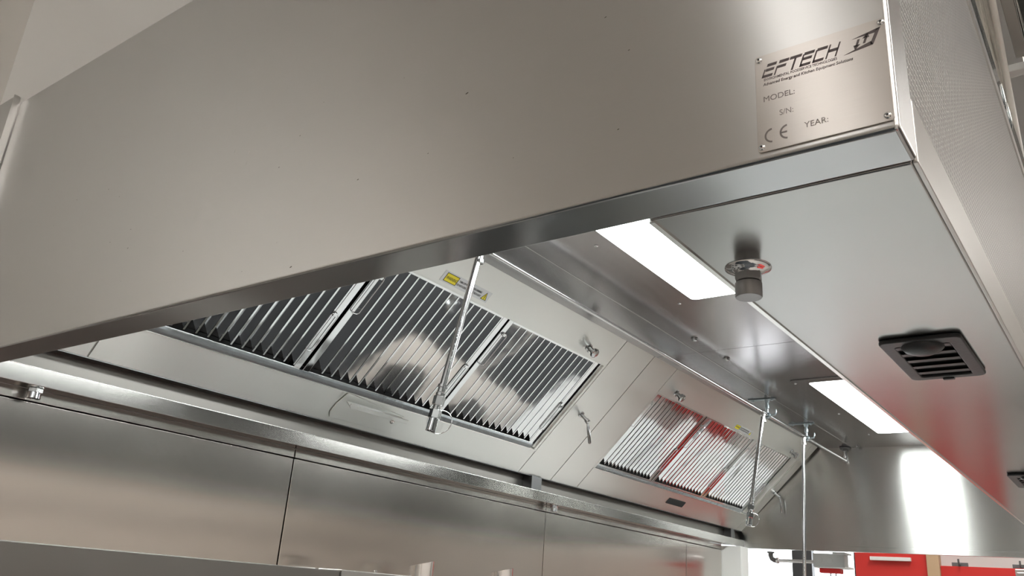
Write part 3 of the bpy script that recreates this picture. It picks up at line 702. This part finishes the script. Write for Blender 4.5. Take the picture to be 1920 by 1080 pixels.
# ------------------------------------------------------------------ above the hood, upper right corner
t = thing('film_strip', 'blue grey film-wrapped steel upstand along the top front edge of the hood', 'upstand', (W, D, ZT))
obj('strip', bx(-.012, 0, 0, L-D, 0, .048), 'film_strip', t, bevel=.002)
for y in (.95, .965, 1.02, 1.04): obj('crease', tube(NB(), [(.0005, y-D, .004), (.0015, y-D+.004, .024), (.0005, y-D-.002, .047)], .0009, 6), 'edge_steel', t, smooth=60)
# crumpled protective film standing up behind the upstand
bm = NB(); ny, nz = 60, 36; gv = []
random.seed(11)
ph = [(random.uniform(8, 46), random.uniform(8, 60), random.uniform(0, 6.28), random.uniform(.0005, .0022)) for _ in range(14)]
for i in range(ny+1):
    row = []
    for k in range(nz+1):
        y = .62 + .66*i/ny; z = 2.56 + .40*k/nz
        o_ = sum(am*abs(math.sin(fy_*y + fz_*z + p_)) for fy_, fz_, p_, am in ph)
        row.append(bm.verts.new((1.588 - .0 + o_, y, z)))
    gv.append(row)
for i in range(ny):
    for k in range(nz): bm.faces.new([gv[i][k], gv[i+1][k], gv[i+1][k+1], gv[i][k+1]])
tag(obj('protective_film', bm, 'clear_film', smooth=20), 'crumpled pale protective film standing above the hood top edge, near the top right corner', 'plastic film')
tag(obj('white_pipe', tube(NB(), [(1.6285, .55, 3.02), (1.6155, 1.00, 2.80+.0), (1.602, 1.35, 2.655), (1.598, 1.55, 2.60)], .0062, 14), 'rail_white', smooth=60), 'thin white pipe sloping down to the hood top edge, top right corner', 'pipe')
t = thing('supply_duct', 'film-wrapped supply air duct above the front edge of the hood', 'duct', (1.625, .3, 2.9))
obj('duct', bx(.020, .42, 0, 1.06, 0, .30), 'duct_dark', t, bevel=.004, label='dark near section of the duct')
obj('duct', bx(.006, .42, 1.11, 5.2, 0, .30), 'wrapped_duct', t, bevel=.004, label='pale film-wrapped far section of the duct')
obj('edge_rail', bx(-.004, .019, 0, 1.06, -.002, .30), 'wrapped_duct', t, bevel=.002)
for k in range(3): obj('film_crease', tube(NB(), [(.020+.001*k, .06, -.001), (.022, .5+.1*k, -.002), (.019+.004*k, 1.05, -.001)], .0009, 6), 'edge_steel', t, smooth=60)
tag(obj('strap', bx(1.50, 2.06, 1.372, 1.400, 2.876, 2.895), 'strap_white', bevel=.002), 'white cross strap under the wrapped supply duct', 'strap')

# ------------------------------------------------------------------ room lighting : panel lights in the kitchen ceiling
def room_panel(x, y, label, hx=.15, hy=.6):
    t = thing('ceiling_light', label, 'ceiling light', (x, y, RZ), group='long panel lights in the kitchen ceiling')
    bm = NB(); ring_prism(bm, rrect(-hx-.02, hx+.02, -hy-.02, hy+.02, .01, 3), rrect(-hx, hx, -hy, hy, .01, 3), -.02, -.0005, fXY); obj('frame', bm, 'rail_white', t)
    obj('diffuser', bx(-hx+.001, hx-.001, -hy+.001, hy-.001, -.014, -.002), 'room_led', t)
for x, y in ((3.4, -2.8), (3.4, -.6), (3.4, 1.6), (3.4, 3.8), (.9, 5.0), (-1.5, 4.6)):
    room_panel(x, y, 'long kitchen ceiling light, ' + {-2.8: 'in the aisle behind the camera', -.6: 'in the aisle level with the nameplate', 1.6: 'in the aisle beside the near half of the hood', 3.8: 'in the aisle beside the far half of the hood', 5.0: 'in front of the red boards', 4.6: 'by the window'}[y])
room_panel(.9, 1.0, 'short panel light added above the hood to brighten the plaster, hidden by the hood', .07, .30)  # added fill light for the plaster wall above the hood
room_panel(1.03, -2.05, 'narrow light strip in the kitchen ceiling, mirrored beside the nameplate', .018, .75)

# uplights added out of view, brightening the ceiling that the end panel reflects
for x, y, zz, lb in ((2.95, -1.9, 2.95, 'added fill uplight right of the nameplate end, unseen behind the camera'), (-2.5, -3.2, 2.45, 'added fill uplight in the back left corner, unseen behind the camera')):
    t = thing('added_uplight', lb, 'ceiling light', (x, y, zz), group=None)
    ly = 1.25 if x > 0 else .75
    obj('housing', bx(-.10, .10, -ly, ly, 0, .05), 'rail_white', t, bevel=.004)
    obj('diffuser', bx(-.09, .09, -ly+.01, ly-.01, .0505, .056), 'room_led', t)
    for c in (-1.0, 1.0): obj('wire', tube(NB(), [(0, c*(1 if x > 0 else .6), .055), (0, c*(1 if x > 0 else .6), RZ-zz)], .003, 8), 'grey_conduit', t)
